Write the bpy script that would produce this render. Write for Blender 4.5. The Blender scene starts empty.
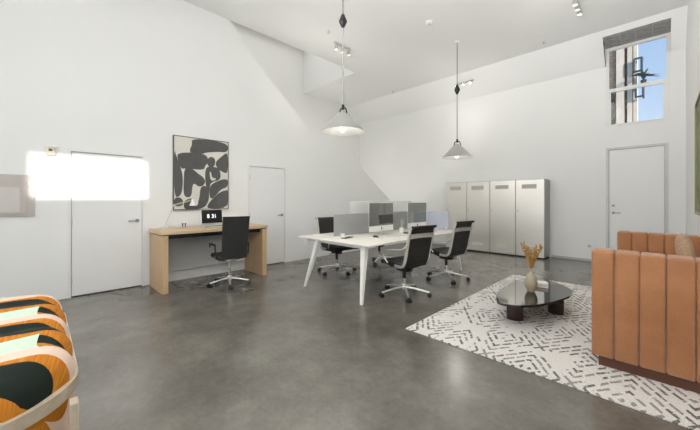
import bpy, bmesh, math, random
from mathutils import Vector, Matrix
random.seed(7)
S = bpy.context.scene
C = S.collection
PI = math.pi

# ------------------------------------------------------------------ nodes
class N:
    """socket wrapper: arithmetic on shader sockets"""
    def __init__(s, t, sock): s.t, s.k = t, sock
    def _m(s, op, *a):
        n = s.t.nodes.new('ShaderNodeMath'); n.operation = op
        for i, v in enumerate((s,) + a):
            if isinstance(v, N): s.t.links.new(v.k, n.inputs[i])
            else: n.inputs[i].default_value = v
        return N(s.t, n.outputs[0])
    def __add__(s, o): return s._m('ADD', o)
    def __sub__(s, o): return s._m('SUBTRACT', o)
    def __mul__(s, o): return s._m('MULTIPLY', o)
    def __truediv__(s, o): return s._m('DIVIDE', o)
    def lt(s, o): return s._m('LESS_THAN', o)
    def gt(s, o): return s._m('GREATER_THAN', o)
    def abs(s): return s._m('ABSOLUTE')
    def frac(s): return s._m('FRACT')
    def floor(s): return s._m('FLOOR')
    def mx(s, o): return s._m('MAXIMUM', o)
    def mn(s, o): return s._m('MINIMUM', o)

class Mat:
    def __init__(s, name):
        s.m = bpy.data.materials.new(name); s.m.use_nodes = True
        s.t = s.m.node_tree; s.b = s.t.nodes['Principled BSDF']; s.out = s.t.nodes['Material Output']
    def new(s, kind, **kw):
        n = s.t.nodes.new(kind)
        for k, v in kw.items(): setattr(n, k, v)
        return n
    def link(s, a, b): s.t.links.new(a.k if isinstance(a, N) else a, b)
    def obj(s): return s.new('ShaderNodeTexCoord').outputs['Object']
    def xyz(s, sock):
        n = s.new('ShaderNodeSeparateXYZ'); s.link(sock, n.inputs[0]); return [N(s.t, o) for o in n.outputs]
    def mapping(s, sock, scale=(1,1,1), rot=(0,0,0)):
        n = s.new('ShaderNodeMapping'); s.link(sock, n.inputs[0]); n.inputs['Scale'].default_value = scale
        n.inputs['Rotation'].default_value = rot; return n.outputs[0]
    def noise(s, sock, scale, detail=4, rough=.55):
        n = s.new('ShaderNodeTexNoise'); s.link(sock, n.inputs['Vector']); n.inputs['Scale'].default_value = scale
        n.inputs['Detail'].default_value = detail; n.inputs['Roughness'].default_value = rough; return N(s.t, n.outputs['Fac'])
    def ramp(s, fac, stops, interp='LINEAR'):
        n = s.new('ShaderNodeValToRGB'); s.link(fac, n.inputs[0]); cr = n.color_ramp; cr.interpolation = interp
        while len(cr.elements) < len(stops): cr.elements.new(.5)
        for e, (p, c) in zip(cr.elements, stops): e.position = p; e.color = (*c, 1)
        return n.outputs[0]
    def mix(s, fac, a, b):
        n = s.new('ShaderNodeMix', data_type='RGBA')
        for v, i in ((fac, 0), (a, 6), (b, 7)):
            if isinstance(v, N): s.link(v, n.inputs[i])
            elif isinstance(v, (tuple, list)): n.inputs[i].default_value = (*v, 1)
            elif isinstance(v, (int, float)): n.inputs[i].default_value = v
            else: s.link(v, n.inputs[i])
        return n.outputs[2]
    def bump(s, h, strength=.2, dist=.01):
        n = s.new('ShaderNodeBump'); s.link(h, n.inputs['Height']); n.inputs['Strength'].default_value = strength
        n.inputs['Distance'].default_value = dist; s.link(n.outputs[0], s.b.inputs['Normal'])

def lin(r, g, b):
    f = lambda c: (c/255/12.92) if c/255 <= .04045 else ((c/255+.055)/1.055)**2.4
    return (f(r), f(g), f(b))

def mat(name, col, rough=.5, metal=0, spec=.5, var=.06, scale=20, bump=0, coat=0, emit=0):
    q = Mat(name); b = q.b
    o = q.obj(); n = q.noise(o, scale)
    lo = tuple(c*(1-var) for c in col); hi = tuple(min(1, c*(1+var)) for c in col)
    q.link(q.ramp(n, [(.3, lo), (.7, hi)]), b.inputs['Base Color'])
    b.inputs['Roughness'].default_value = rough; b.inputs['Metallic'].default_value = metal
    b.inputs['Specular IOR Level'].default_value = spec
    if coat: b.inputs['Coat Weight'].default_value = coat
    if bump: q.bump(q.noise(o, scale*8, 3), bump, .004)
    if emit: b.inputs['Emission Color'].default_value = (*col, 1); b.inputs['Emission Strength'].default_value = emit
    return q.m

def wood(name, c1, c2, axis=0, rough=.45, scale=1.0):
    q = Mat(name); o = q.obj()
    sc = [14*scale]*3; sc[axis] = .9*scale
    n = q.noise(q.mapping(o, sc), 2.2, 6, .65)
    q.link(q.ramp(n, [(.3, c1), (.7, c2)]), q.b.inputs['Base Color']); q.b.inputs['Roughness'].default_value = rough
    q.bump(n, .08, .002); return q.m

M = {}
WALLC = (.875, .875, .86)
M['wall'] = mat('wall_paint', WALLC, .6, spec=.3, var=.008, scale=1.2)
M['ceil'] = mat('ceiling_paint', (.905, .905, .895), .7, spec=.2, var=.006, scale=.8)
M['door'] = mat('door_paint', (.86, .86, .85), .45, var=.006, scale=2)
M['doorframe'] = mat('door_frame_paint', (.84, .84, .83), .4, var=.005)
M['greyframe'] = mat('grey_frame', (.50, .50, .49), .4, var=.02)
M['door3frame'] = mat('door_frame_grey', (.64, .64, .63), .4, var=.02)
M['gap'] = mat('dark_gap', (.025, .023, .02), .9)
M['chrome'] = mat('chrome', (.80, .78, .74), .16, 1, var=.02)
M['alu'] = mat('aluminium', (.80, .79, .76), .32, .85, var=.02)
M['black_leather'] = mat('black_leather', (.018, .017, .016), .5, spec=.4, var=.3, scale=60, bump=.15)
M['char_fabric'] = mat('charcoal_fabric', (.032, .032, .031), .8, spec=.25, var=.3, scale=120, bump=.2)
M['black'] = mat('black_plastic', (.015, .015, .015), .45)
M['white'] = mat('white_plastic', (.82, .81, .78), .4, var=.01)
M['table_top'] = mat('table_top', (.80, .76, .69), .35, var=.03, scale=6)
M['table_leg'] = mat('table_leg', (.80, .79, .75), .35, var=.01)
M['oak'] = wood('oak', (.50, .335, .18), (.63, .44, .255), 2, scale=.7)
M['oak_top'] = wood('oak_top', (.54, .385, .23), (.67, .50, .32), 1, scale=.7)
M['ash'] = wood('ash_band', (.42, .35, .26), (.54, .46, .35), 1, scale=1)
M['walnut'] = wood('walnut', (.022, .010, .009), (.045, .020, .016), 2, .35)
M['plinth'] = wood('plinth_wood', (.075, .025, .013), (.12, .043, .022), 0, .4)
M['sheen'] = mat('dark_glass', (.012, .011, .010), .06, spec=.8, coat=.3)
M['ceramic'] = mat('stoneware', (.40, .34, .24), .65, var=.08, scale=30, bump=.1)
M['grass'] = mat('dried_grass', (.45, .27, .09), .8, var=.35, scale=40)
M['paper'] = mat('paper', (.78, .74, .67), .8, var=.03, scale=90)
M['cover'] = mat('book_cover', (.12, .09, .07), .5)
M['covertop'] = mat('book_top', (.62, .60, .56), .5)
M['beige_plastic'] = mat('beige_plastic', (.66, .60, .50), .5)
M['tan'] = mat('tan_knit', (.50, .35, .23), .9, spec=.1, var=.25, scale=90, bump=.5)
M['canvas'] = mat('cream_canvas', (.74, .72, .65), .8, var=.02)
M['ink'] = mat('grey_paint', (.105, .103, .10), .8, var=.1, scale=12)
M['artframe'] = mat('dark_frame', (.11, .09, .07), .5)
M['panel'] = mat('panel_grey', (.54, .495, .465), .4, spec=.5, var=.03, scale=3)
M['panel_in'] = mat('panel_inner', (.63, .59, .56), .3, spec=.6, var=.03, scale=3)
M['screenblack'] = mat('screen_black', (.01, .01, .011), .2)
M['digit'] = mat('digit_white', (.85, .85, .83), .5, emit=.75)
M['bulb'] = mat('bulb', (1, .95, .88), .5, emit=3.5)
M['lens'] = mat('lamp_lens', (1, .97, .92), .4, emit=1.2)
M['silver'] = mat('silver', (.62, .61, .58), .3, .9)
M['cord_grey'] = mat('cord_grey', (.16, .16, .155), .6)
M['rod_grey'] = mat('rod_grey', (.40, .40, .39), .45)
M['painted_reflection'] = mat('painted_reflection', (.045, .045, .042), .5)
M['door_metal'] = mat('door_metal', (.30, .30, .29), .35, .7)
M['blind'] = mat('blind_slats', (.36, .355, .345), .7, var=.25, scale=14)
M['win_frame'] = mat('window_frame', (.84, .84, .82), .35, var=.01)
M['stucco'] = mat('stucco', (.62, .54, .44), .9, var=.08, scale=3)
M['louver'] = mat('louver', (.10, .075, .05), .7, var=.4, scale=9)
M['louver_pale'] = mat('louver_pale', (.36, .28, .20), .8, var=.3, scale=9)
M['iron'] = mat('blue_iron', (.05, .065, .09), .5)
M['palm'] = mat('palm_leaf', (.05, .075, .05), .7, var=.3)
M['bark'] = mat('palm_bark', (.12, .09, .06), .9, var=.3)
M['ground'] = mat('pavement', (.3, .3, .29), .9)
M['green_art'] = mat('green_art', (.17, .19, .07), .6, var=.7, scale=5)
M['gold_frame'] = mat('gold_frame', (.32, .29, .14), .45)
M['sage'] = mat('sage_leaf', (.36, .42, .33), .7, var=.2)
M['tray'] = mat('cable_tray', (.03, .03, .03), .6)

# steel lockers
q = Mat('steel_locker'); o = q.obj()
n = q.noise(q.mapping(o, (1.5, 1.5, 60)), 3, 4)
q.link(q.ramp(n, [(.3, (.80, .775, .73)), (.7, (.87, .85, .80))]), q.b.inputs['Base Color'])
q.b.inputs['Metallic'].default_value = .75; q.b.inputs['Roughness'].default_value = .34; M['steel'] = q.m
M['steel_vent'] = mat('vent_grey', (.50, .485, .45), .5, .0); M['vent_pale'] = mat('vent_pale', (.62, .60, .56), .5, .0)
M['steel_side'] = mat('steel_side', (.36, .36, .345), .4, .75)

# concrete floor
q = Mat('polished_concrete'); o = q.obj()
big = q.noise(o, .55, 5, .6); mid = q.noise(o, 1.7, 9, .72); fine = q.noise(o, 26, 5, .7)
f = big*.40 + mid*.45 + fine*.15
base = q.ramp(f, [(.39, (.106, .096, .082)), (.5, (.156, .143, .124)), (.61, (.222, .206, .180))])
cr = q.noise(q.mapping(o, (1, 1, 1), (0, 0, .5)), 5.5, 9, .75)
crack = q.ramp(cr, [(.25, (.55, .53, .5)), (.65, (1.0, 1.0, 1.0))])
mm = q.new('ShaderNodeMix', data_type='RGBA', blend_type='MULTIPLY'); mm.inputs[0].default_value = .4
q.link(base, mm.inputs[6]); q.link(crack, mm.inputs[7]); q.link(mm.outputs[2], q.b.inputs['Base Color'])
rr = q.new('ShaderNodeMapRange'); q.link(mid, rr.inputs[0]); rr.inputs[1].default_value = .3; rr.inputs[2].default_value = .7
rr.inputs[3].default_value = .16; rr.inputs[4].default_value = .275; q.link(rr.outputs[0], q.b.inputs['Roughness'])
q.b.inputs['Specular IOR Level'].default_value = .5
q.bump(fine, .03, .002); M['concrete'] = q.m

# sofa leather
q = Mat('cognac_velvet'); o = q.obj()
n = q.noise(o, 3.5, 6, .65); n2 = q.noise(o, 60, 3)
q.link(q.ramp(n*.8 + n2*.2, [(.3, (.33, .135, .055)), (.7, (.47, .215, .092))]), q.b.inputs['Base Color'])
q.b.inputs['Roughness'].default_value = .55; q.b.inputs['Specular IOR Level'].default_value = .3
q.b.inputs['Sheen Weight'].default_value = .25; q.bump(n2, .08, .003); M['cognac'] = q.m

# rug with broken diamond strokes
q = Mat('diamond_rug'); o = q.obj(); x, y, z = q.xyz(o)
wob = q.noise(o, 9, 3)
wx, wy = .62, .95
cx = ((x/wx + 10.25).frac() - .5).abs(); cy = ((y/wy + 10.1).frac() - .5).abs()
d = cx + cy + (wob - .5)*.05
ring = (d*9.0)
stroke = (ring.frac() - .5).abs().lt(.20)
along = (cx - cy)*4.6 + ring.floor()*.37 + (wob - .5)*.5
wn = q.new('ShaderNodeTexWhiteNoise', noise_dimensions='3D')
cmb = q.new('ShaderNodeCombineXYZ'); q.link(along.floor(), cmb.inputs[0]); q.link(ring.floor(), cmb.inputs[1])
q.link((x/wx*2).floor() + (y/wy*2).floor()*7, cmb.inputs[2]); q.link(cmb.outputs[0], wn.inputs[0])
rnd = N(q.t, wn.outputs[0])
dash = (along.frac() - .5).abs().lt(.41)
zone = q.noise(o, 2.3, 2); keep = rnd.gt(.22)*zone.gt(.40); dark = rnd.gt(.6)
edge = q.noise(o, 55, 3)
mk = stroke*dash*keep*edge.gt(.38)
pile = q.noise(o, 160, 2)
basec = q.ramp(pile, [(.3, (.60, .57, .535)), (.7, (.82, .79, .75))])
inkc = q.mix(dark, (.30, .28, .27), (.16, .148, .14))
q.link(q.mix(mk, basec, inkc), q.b.inputs['Base Color']); q.b.inputs['Roughness'].default_value = .95
q.b.inputs['Specular IOR Level'].default_value = .1; q.bump(pile, .35, .006); M['rug'] = q.m

# armchair cloth, read from a uv map laid over the cushion in metres
q = Mat('leaf_cloth'); uvn = q.new('ShaderNodeUVMap', uv_map='cloth'); s_, t_, _ = q.xyz(uvn.outputs[0])
P = .52
ds = ((s_ + 2.12)/P + .5).frac()*P - P/2           # distance from the leaf row
sl = ds - t_*.25
tt = (t_ + .06)/.185
leaf = (sl/.092)*(sl/.092) + tt*tt
tt2 = (t_ + .14)/.40
org = ((ds + .005)/.138)*((ds + .005)/.138) + tt2*tt2
is_leaf = leaf.lt(1); is_org = org.lt(1)
ds2 = ((s_ + 2.12)/P).frac()*P                    # second motif
mint = ds2.gt(.115)*ds2.lt(.275)*t_.lt(.0)
zig = ds2.gt(.09)*ds2.lt(.30)*t_.gt(.0)
zc_ = ds2 - .20 - (t_ - .06)*.5
zdark = zig*zc_.abs().lt(.036)
col = q.mix(mint, (.74, .56, .45), (.56, .70, .54))
wv = q.noise(q.mapping(uvn.outputs[0], (3, 30, 1)), 3, 3)
oc = q.ramp(wv, [(.3, (.44, .125, .012)), (.7, (.60, .255, .03))])
col = q.mix(zig, col, oc); col = q.mix(zdark, col, (.014, .018, .015))
col = q.mix(is_org, col, oc); col = q.mix(is_leaf, col, (.014, .020, .016))
q.link(col, q.b.inputs['Base Color']); q.b.inputs['Roughness'].default_value = .85
q.b.inputs['Specular IOR Level'].default_value = .15
q.bump(q.noise(uvn.outputs[0], 220, 2), .2, .003); M['leafcloth'] = q.m

def mix_shader(name, nodes):
    q = Mat(name); q.t.nodes.remove(q.b); return q
def acrylic(name, col, tr):
    q = mix_shader(name, 0); a = q.new('ShaderNodeBsdfTransparent'); d_ = q.new('ShaderNodeBsdfPrincipled'); m = q.new('ShaderNodeMixShader')
    a.inputs[0].default_value = (*[min(1, c*1.5) for c in col], 1)
    d_.inputs['Base Color'].default_value = (*col, 1); d_.inputs['Roughness'].default_value = .3
    m.inputs[0].default_value = 1 - tr
    q.link(a.outputs[0], m.inputs[1]); q.link(d_.outputs[0], m.inputs[2]); q.link(m.outputs[0], q.out.inputs[0]); return q.m
M['acrylic'] = acrylic('grey_acrylic', (.43, .435, .43), .22)
M['white_acrylic'] = acrylic('white_acrylic', (.80, .80, .79), .45)
M['blue_acrylic'] = acrylic('blue_acrylic', (.60, .62, .70), .5)
q = mix_shader('monitor_glass', 0); g = q.new('ShaderNodeBsdfGlossy'); d_ = q.new('ShaderNodeBsdfDiffuse'); m = q.new('ShaderNodeMixShader')
g.inputs[0].default_value = (.95, .97, .92, 1); g.inputs['Roughness'].default_value = .04; d_.inputs[0].default_value = (.03, .03, .028, 1)
m.inputs[0].default_value = .36; q.link(d_.outputs[0], m.inputs[1]); q.link(g.outputs[0], m.inputs[2]); q.link(m.outputs[0], q.out.inputs[0]); M['monitor_glass'] = q.m
q = mix_shader('window_glass', 0); a = q.new('ShaderNodeBsdfTransparent'); g = q.new('ShaderNodeBsdfGlossy'); m = q.new('ShaderNodeMixShader'); fr = q.new('ShaderNodeFresnel')
g.inputs['Roughness'].default_value = .02; fr.inputs[0].default_value = 1.25
q.link(fr.outputs[0], m.inputs[0]); q.link(a.outputs[0], m.inputs[1]); q.link(g.outputs[0], m.inputs[2]); q.link(m.outputs[0], q.out.inputs[0]); M['glass'] = q.m
q = mix_shader('shade_glass', 0); a = q.new('ShaderNodeBsdfTranslucent'); d_ = q.new('ShaderNodeBsdfPrincipled'); m = q.new('ShaderNodeMixShader')
a.inputs[0].default_value = (.8, .8, .78, 1); d_.inputs['Base Color'].default_value = (.50, .50, .49, 1); d_.inputs['Roughness'].default_value = .3; d_.inputs['Metallic'].default_value = .5
m.inputs[0].default_value = .86; q.link(a.outputs[0], m.inputs[1]); q.link(d_.outputs[0], m.inputs[2]); q.link(m.outputs[0], q.out.inputs[0]); M['shade'] = q.m

# ------------------------------------------------------------------ geometry helpers
def BM(): return bmesh.new()
def box(bm, x0, x1, y0, y1, z0, z1, bev=0, seg=3):
    v = [bm.verts.new((x, y, z)) for x in (x0, x1) for y in (y0, y1) for z in (z0, z1)]
    fs = [bm.faces.new([v[i] for i in q]) for q in ((0,1,3,2), (4,6,7,5), (0,4,5,1), (2,3,7,6), (0,2,6,4), (1,5,7,3))]
    if bev:
        es = list({e for f in fs for e in f.edges})
        bmesh.ops.bevel(bm, geom=es, offset=bev, segments=seg, affect='EDGES', profile=.5, clamp_overlap=True)
    return bm
def tube(bm, pts, r, n=12, cap=True, flat=None):
    """sweep along pts; r number or list; flat=(a,b) elliptical half-axes"""
    pts = [Vector(p) for p in pts]; rs = r if isinstance(r, (list, tuple)) else [r]*len(pts)
    tg = []
    for i in range(len(pts)):
        a = pts[max(0, i-1)]; b = pts[min(len(pts)-1, i+1)]; tg.append((b-a).normalized())
    up = Vector((0,0,1)) if abs(tg[0].z) < .9 else Vector((0,1,0))
    u = tg[0].cross(up).normalized(); rings = []
    for i, p in enumerate(pts):
        u = (u - tg[i]*u.dot(tg[i])).normalized(); w = tg[i].cross(u)
        fa, fb = flat if flat else (1, 1)
        rings.append([bm.verts.new(p + (u*math.cos(2*PI*k/n)*fa + w*math.sin(2*PI*k/n)*fb)*rs[i]) for k in range(n)])
    for a, b in zip(rings, rings[1:]):
        for k in range(n): bm.faces.new((a[k], a[(k+1)%n], b[(k+1)%n], b[k]))
    if cap: bm.faces.new(rings[0][::-1]); bm.faces.new(rings[-1])
    return bm
def lathe(bm, prof, n=24, o=(0,0,0), axis='z'):
    o = Vector(o); rings = []
    for r, h in prof:
        ring = []
        for k in range(n):
            c, s = math.cos(2*PI*k/n)*max(r, 1e-4), math.sin(2*PI*k/n)*max(r, 1e-4)
            v = {'z': (c, s, h), 'x': (h, c, s), 'y': (s, h, c)}[axis]
            ring.append(bm.verts.new(o + Vector(v)))
        rings.append(ring)
    for a, b in zip(rings, rings[1:]):
        for k in range(n): bm.faces.new((a[k], a[(k+1)%n], b[(k+1)%n], b[k]))
    bm.faces.new(rings[0][::-1]); bm.faces.new(rings[-1]); return bm
def prism(bm, poly, a0, a1, axis='z', bev=0, seg=2):
    """extrude a 2d polygon along an axis: z -> (x,y), x -> (y,z), y -> (x,z)"""
    f3 = {'z': lambda p, a: (p[0], p[1], a), 'x': lambda p, a: (a, p[0], p[1]), 'y': lambda p, a: (p[0], a, p[1])}[axis]
    A = [bm.verts.new(f3(p, a0)) for p in poly]; B = [bm.verts.new(f3(p, a1)) for p in poly]; n = len(poly)
    fa = bm.faces.new(A[::-1]); fb = bm.faces.new(B)
    for k in range(n): bm.faces.new((A[k], A[(k+1)%n], B[(k+1)%n], B[k]))
    if bev:
        es = list(fa.edges) + list(fb.edges)
        bmesh.ops.bevel(bm, geom=es, offset=bev, segments=seg, affect='EDGES', profile=.5)
    return bm
def smooth_path(pts, n=8, closed=False):
    """catmull-rom"""
    P = [Vector(p) for p in pts]; out = []; L = len(P)
    rng = range(L) if closed else range(L-1)
    for i in rng:
        if closed: p0, p1, p2, p3 = P[(i-1)%L], P[i], P[(i+1)%L], P[(i+2)%L]
        else: p0, p1, p2, p3 = P[max(i-1,0)], P[i], P[i+1], P[min(i+2,L-1)]
        for k in range(n):
            t = k/n
            out.append(.5*((2*p1) + (p2-p0)*t + (2*p0-5*p1+4*p2-p3)*t*t + (3*p1-p0-3*p2+p3)*t**3))
    if not closed: out.append(P[-1])
    return out
def chaikin(p, k=2):
    for _ in range(k):
        o = []
        for a, b in zip(p, p[1:] + p[:1]):
            o += [(a[0]*.75+b[0]*.25, a[1]*.75+b[1]*.25), (a[0]*.25+b[0]*.75, a[1]*.25+b[1]*.75)]
        p = o
    return p
def obj(name, bm, m, parent=None, loc=None, rot=None, angle=40, tri=False):
    bmesh.ops.recalc_face_normals(bm, faces=bm.faces[:])
    me = bpy.data.meshes.new(name); 
    if tri: bmesh.ops.triangulate(bm, faces=[f for f in bm.faces if len(f.verts) > 4])
    bm.to_mesh(me); bm.free()
    for p in me.polygons: p.use_smooth = True
    me.set_sharp_from_angle(angle=math.radians(angle))
    for mm_ in (m if isinstance(m, (list, tuple)) else [m]): me.materials.append(mm_)
    o = bpy.data.objects.new(name, me); C.objects.link(o)
    if parent: o.parent = parent
    if loc: o.location = loc
    if rot: o.rotation_euler = rot
    return o
def tag(o, label=None, cat=None, group=None, kind=None):
    if label: o['label'] = label
    if cat: o['category'] = cat
    if group: o['group'] = group
    if kind: o['kind'] = kind
    return o
def thing(name, label, cat, loc=(0,0,0), rotz=0, group=None):
    o = bpy.data.objects.new(name, None); o.empty_display_size = .1; C.objects.link(o)
    o.location = loc; o.rotation_euler = (0, 0, rotz); return tag(o, label, cat, group)
def dup(root, loc, rotz, label):
    r = root.copy(); C.objects.link(r); r.location = loc; r.rotation_euler = (0, 0, rotz); r['label'] = label
    for ch in list(root.children):
        c = ch.copy(); C.objects.link(c); c.parent = r
        for g in list(ch.children):
            d = g.copy(); C.objects.link(d); d.parent = c
    return r
def struct(name, bm, m, label=None, cat=None, **kw):
    o = obj(name, bm, m, **kw); return tag(o, label, cat, None, 'structure')
def struct_root(name, label, cat, loc):
    o = thing(name, label, cat, loc); o['kind'] = 'structure'; return o

# ------------------------------------------------------------------ the room
XL, XR, YB, YF, ZC = -5.76, .33, 8.58, -2.6, 4.75       # left, right, back, front walls; ceiling
T = .15; XS = -8.06                                      # far side of the stairwell
D1 = (.278, 1.18); D2 = (2.91, 3.79); DH = 2.06
bm = BM(); box(bm, XS-.2, XR+T, YF-T, YB+T, -.2, 0); struct('floor', bm, M['concrete'], 'mottled grey polished concrete floor', 'floor')
# left wall: full height, then a stair-shaped stepped-down edge
poly = [(YF, 0), (D1[0], 0), (D1[0], DH), (D1[1], DH), (D1[1], 0), (D2[0], 0), (D2[0], DH), (D2[1], DH), (D2[1], 0),
        (YB, 0), (YB, 1.02), (7.92, 1.02), (5.03, 3.043), (4.30, 3.043), (2.78, 4.47), (2.55, ZC), (YF, ZC)]
bm = BM(); prism(bm, poly, XL-T, XL, 'x'); struct('wall_left', bm, M['wall'], 'white left wall with a stair shaped sloping upper edge', 'wall', tri=True)
bm = BM(); box(bm, XS-T, XS, YF, YB, 0, 6.2); box(bm, XS, XL-T, YF-T, YF, 0, 6.2); struct('wall_stairwell', bm, M['wall'], 'white far wall of the stairwell behind the sloping edge', 'wall')
# back wall with door and window openings
DX0, DX1, DZ = -.83, .10, 2.455
WX0, WX1, WZ0, WZ1 = -.84, .13, 2.92, 4.60
bm = BM()
for a in ((XS-T, DX0, 0, 4.2), (DX0, DX1, DZ, WZ0), (DX1, XR+T, 0, WZ0), (DX0-.01, WX0, WZ0, 4.2) if WX0 > DX0 else (XS-T, XS-T+.01, 0, .1), (WX1, XR+T, WZ0, 4.2), (DX0, WX1, WZ0-.005, WZ0)):
    box(bm, a[0], a[1], YB, YB+T, a[2], a[3])
struct('wall_back', bm, M['wall'], 'white back wall behind the lockers', 'wall')
# ceiling: flat, then sloping down to the back wall, cut open round the window
YS = 8.0
def slope_prism(bm, x0, x1, ya, yb):
    z = lambda y: 4.2 + (YB-y)*(ZC-4.2)/(YB-YS)
    prism(bm, [(ya, z(ya)), (yb, z(yb)), (yb, z(yb)+.15), (ya, z(ya)+.15)], x0, x1, 'x')
bm = BM(); box(bm, XL, XR+T, YF-T, 5.95, ZC, ZC+.15); box(bm, XS-T, WX0, 5.95, YS, ZC, ZC+.15); box(bm, WX0, XR+T, 5.95, YS, ZC, ZC+.15)
slope_prism(bm, XS-T, WX0, YS, YB+T)
slope_prism(bm, WX1, XR+T, YS, YB+T)
slope_prism(bm, WX0, WX1, YS, 8.10)
box(bm, XS-T, XL, YF-T, 5.95, 6.1, 6.25); box(bm, XS-T, XL, 5.95, 6.05, ZC+.15, 6.25); box(bm, XL-.02, XL+.1, YF-T, 5.95, ZC+.15, 6.25)
struct('ceiling', bm, M['ceil'], 'white ceiling with a slope down to the back wall', 'ceiling')
# cheeks and dark slatted head of the window recess
z810 = 4.2 + (YB-8.10)*(ZC-4.2)/(YB-YS)
bm = BM()
for xa, xb in ((WX0-.04, WX0), (WX1, WX1+.04)):
    prism(bm, [(8.10, z810), (YB+T, 4.06), (YB+T, 4.75), (8.10, 4.75)], xa, xb, 'x')
struct('trim_1', bm, M['win_frame'], 'white side cheeks of the high window recess', 'trim')
bm = BM(); prism(bm, [(8.10, z810-.012), (YB+.02, 4.585), (YB+.02, 4.66), (8.10, z810+.06)], WX0, WX1, 'x')
blind = obj('window_blind', bm, M['blind']); tag(blind, 'dark grey raised slatted blind above the high window', 'blind')
bm = BM()
for k in range(6):
    t = (k+.5)/6; y = 8.10 + t*(YB-8.10); z = z810-.012 + t*(4.585-z810+.012)
    box(bm, WX0, WX1, y-.006, y+.006, z-.010, z+.002)
obj('slat', bm, M['steel_side'], blind)
for fx in (.27, .5, .75):
    bm = BM(); x = WX0 + (WX1-WX0)*fx
    tube(bm, [(x, 8.09, z810-.016), (x, YB, 4.572)], .004, 6); obj('cord', bm, M['greyframe'], blind)
# right wall with a high window that lets the sun in
SY0, SY1, SZ0, SZ1 = -2.26, -.93, 3.60, 4.22
bm = BM()
for a in ((YF-T, SY0, 0, ZC), (SY1, YB+T, 0, ZC), (SY0, SY1, 0, SZ0), (SY0, SY1, SZ1, ZC)): box(bm, XR, XR+T, a[0], a[1], a[2], a[3])
struct('wall_right', bm, M['wall'], 'white right wall behind the brown sofa', 'wall')
# front wall, behind the camera, with a wide window
FX0, FX1, FZ0, FZ1 = -3.3, .2, .5, 4.3
bm = BM()
for a in ((XS, FX0, 0, ZC), (FX1, XR+T, 0, ZC), (FX0, FX1, 0, FZ0), (FX0, FX1, FZ1, ZC)): box(bm, a[0], a[1], YF-T, YF, a[2], a[3])
struct('wall_front', bm, M['wall'], 'white front wall with the wide window', 'wall')
bm = BM()
for k in range(5):
    x = FX0 + (FX1-FX0)*k/4; box(bm, max(FX0, x-.03), min(FX1, x+.03), YF-.1, YF-.04, FZ0, FZ1)
for z in (FZ0, 2.4, FZ1-.06): box(bm, FX0, FX1, YF-.1, YF-.04, z, z+.06)
struct('window_2', bm, M['win_frame'], 'wide white framed window in the front wall', 'window')
# grey strip standing in for the gap shadow at the foot of the back wall
bm = BM(); box(bm, -1.83, DX0-.03, YB-.012, YB, 0, .05); box(bm, -5.7, -4.3, YB-.012, YB, 0, .05)
struct('gap_shadow_back', bm, M['greyframe'], 'thin grey strip painted as the gap shadow along the back wall', 'painted shadow')

# doors ------------------------------------------------------------
def lever(parent, out, along, base):
    """lever handle; out, along are unit vectors, base point on the door face"""
    o_, a_, b_ = Vector(out), Vector(along), Vector(base)
    bm = BM(); tube(bm, [b_, b_+o_*.012], .027, 16); tube(bm, [b_+o_*.01, b_+o_*.05], .010, 10)
    tube(bm, smooth_path([b_+o_*.045, b_+o_*.052+a_*.03, b_+o_*.05+a_*.12], 5), .009, 10)
    return obj('handle', bm, M['door_metal'], parent)
def left_door(name, y0, y1, label, zh):
    r = struct_root(name, label, 'door', (XL, y0, 0)); w = y1-y0; f = .035
    bm = BM(); box(bm, -.10, .012, 0, f, 0, DH); box(bm, -.10, .012, w-f, w, 0, DH); box(bm, -.10, .012, f, w-f, DH-f, DH)
    obj('door_frame', bm, M['doorframe'], r)
    bm = BM(); box(bm, -.055, -.006, f+.006, w-f-.004, .016, DH-f-.008, .002, 1); obj('door_panel', bm, M['door'], r)
    bm = BM(); box(bm, -.10, -.058, f, w-f, 0, DH-f); box(bm, -.058, -.03, f, w-f, 0, .014); obj('shade_backing', bm, M['gap'], r)  # black boxes stand in for the shade behind and under the door
    for z in (.24, 1.05, 1.80):
        bm = BM(); tube(bm, [(.006, f+.003, z-.05), (.006, f+.003, z+.05)], .009, 8); obj('hinge', bm, M['silver'], r)
    lever(r, (1, 0, 0), (0, -1, 0), (-.006, w-f-.065, zh)); return r
left_door('door_1', *D1, 'white flush door on the left wall left of the oak desk', 1.03)
left_door('door_2', *D2, 'white flush door on the left wall right of the oak desk', 1.03)
r = struct_root('door_3', 'tall white door under the high window', 'door', (DX0, YB, 0)); w = DX1-DX0; f = .045
bm = BM(); box(bm, 0, f, -.02, .10, 0, DZ); box(bm, w-f, w, -.02, .10, 0, DZ); box(bm, f, w-f, -.02, .10, DZ-f, DZ); obj('door_frame', bm, M['door3frame'], r)
bm = BM(); box(bm, f+.005, w-f-.005, .0, .05, .015, DZ-f-.006, .002, 1); obj('door_panel', bm, M['door'], r)
bm = BM(); box(bm, f, w-f, .055, .10, 0, DZ-f); obj('shade_backing', bm, M['gap'], r)  # black sheet in place of the shade round the door panel
for z in (.25, .95, 1.55, 2.2):
    bm = BM(); tube(bm, [(w-f-.002, -.006, z-.055), (w-f-.002, -.006, z+.055)], .010, 8); obj('hinge', bm, M['silver'], r)
lever(r, (0, -1, 0), (1, 0, 0), (f+.075, 0, 1.08))
bm = BM(); tube(bm, [(f+.075, 0, 1.23), (f+.075, -.02, 1.23)], .028, 16); tube(bm, [(f+.075, -.02, 1.23), (f+.075, -.03, 1.23)], .012, 10); obj('deadbolt', bm, M['door_metal'], r)

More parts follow.
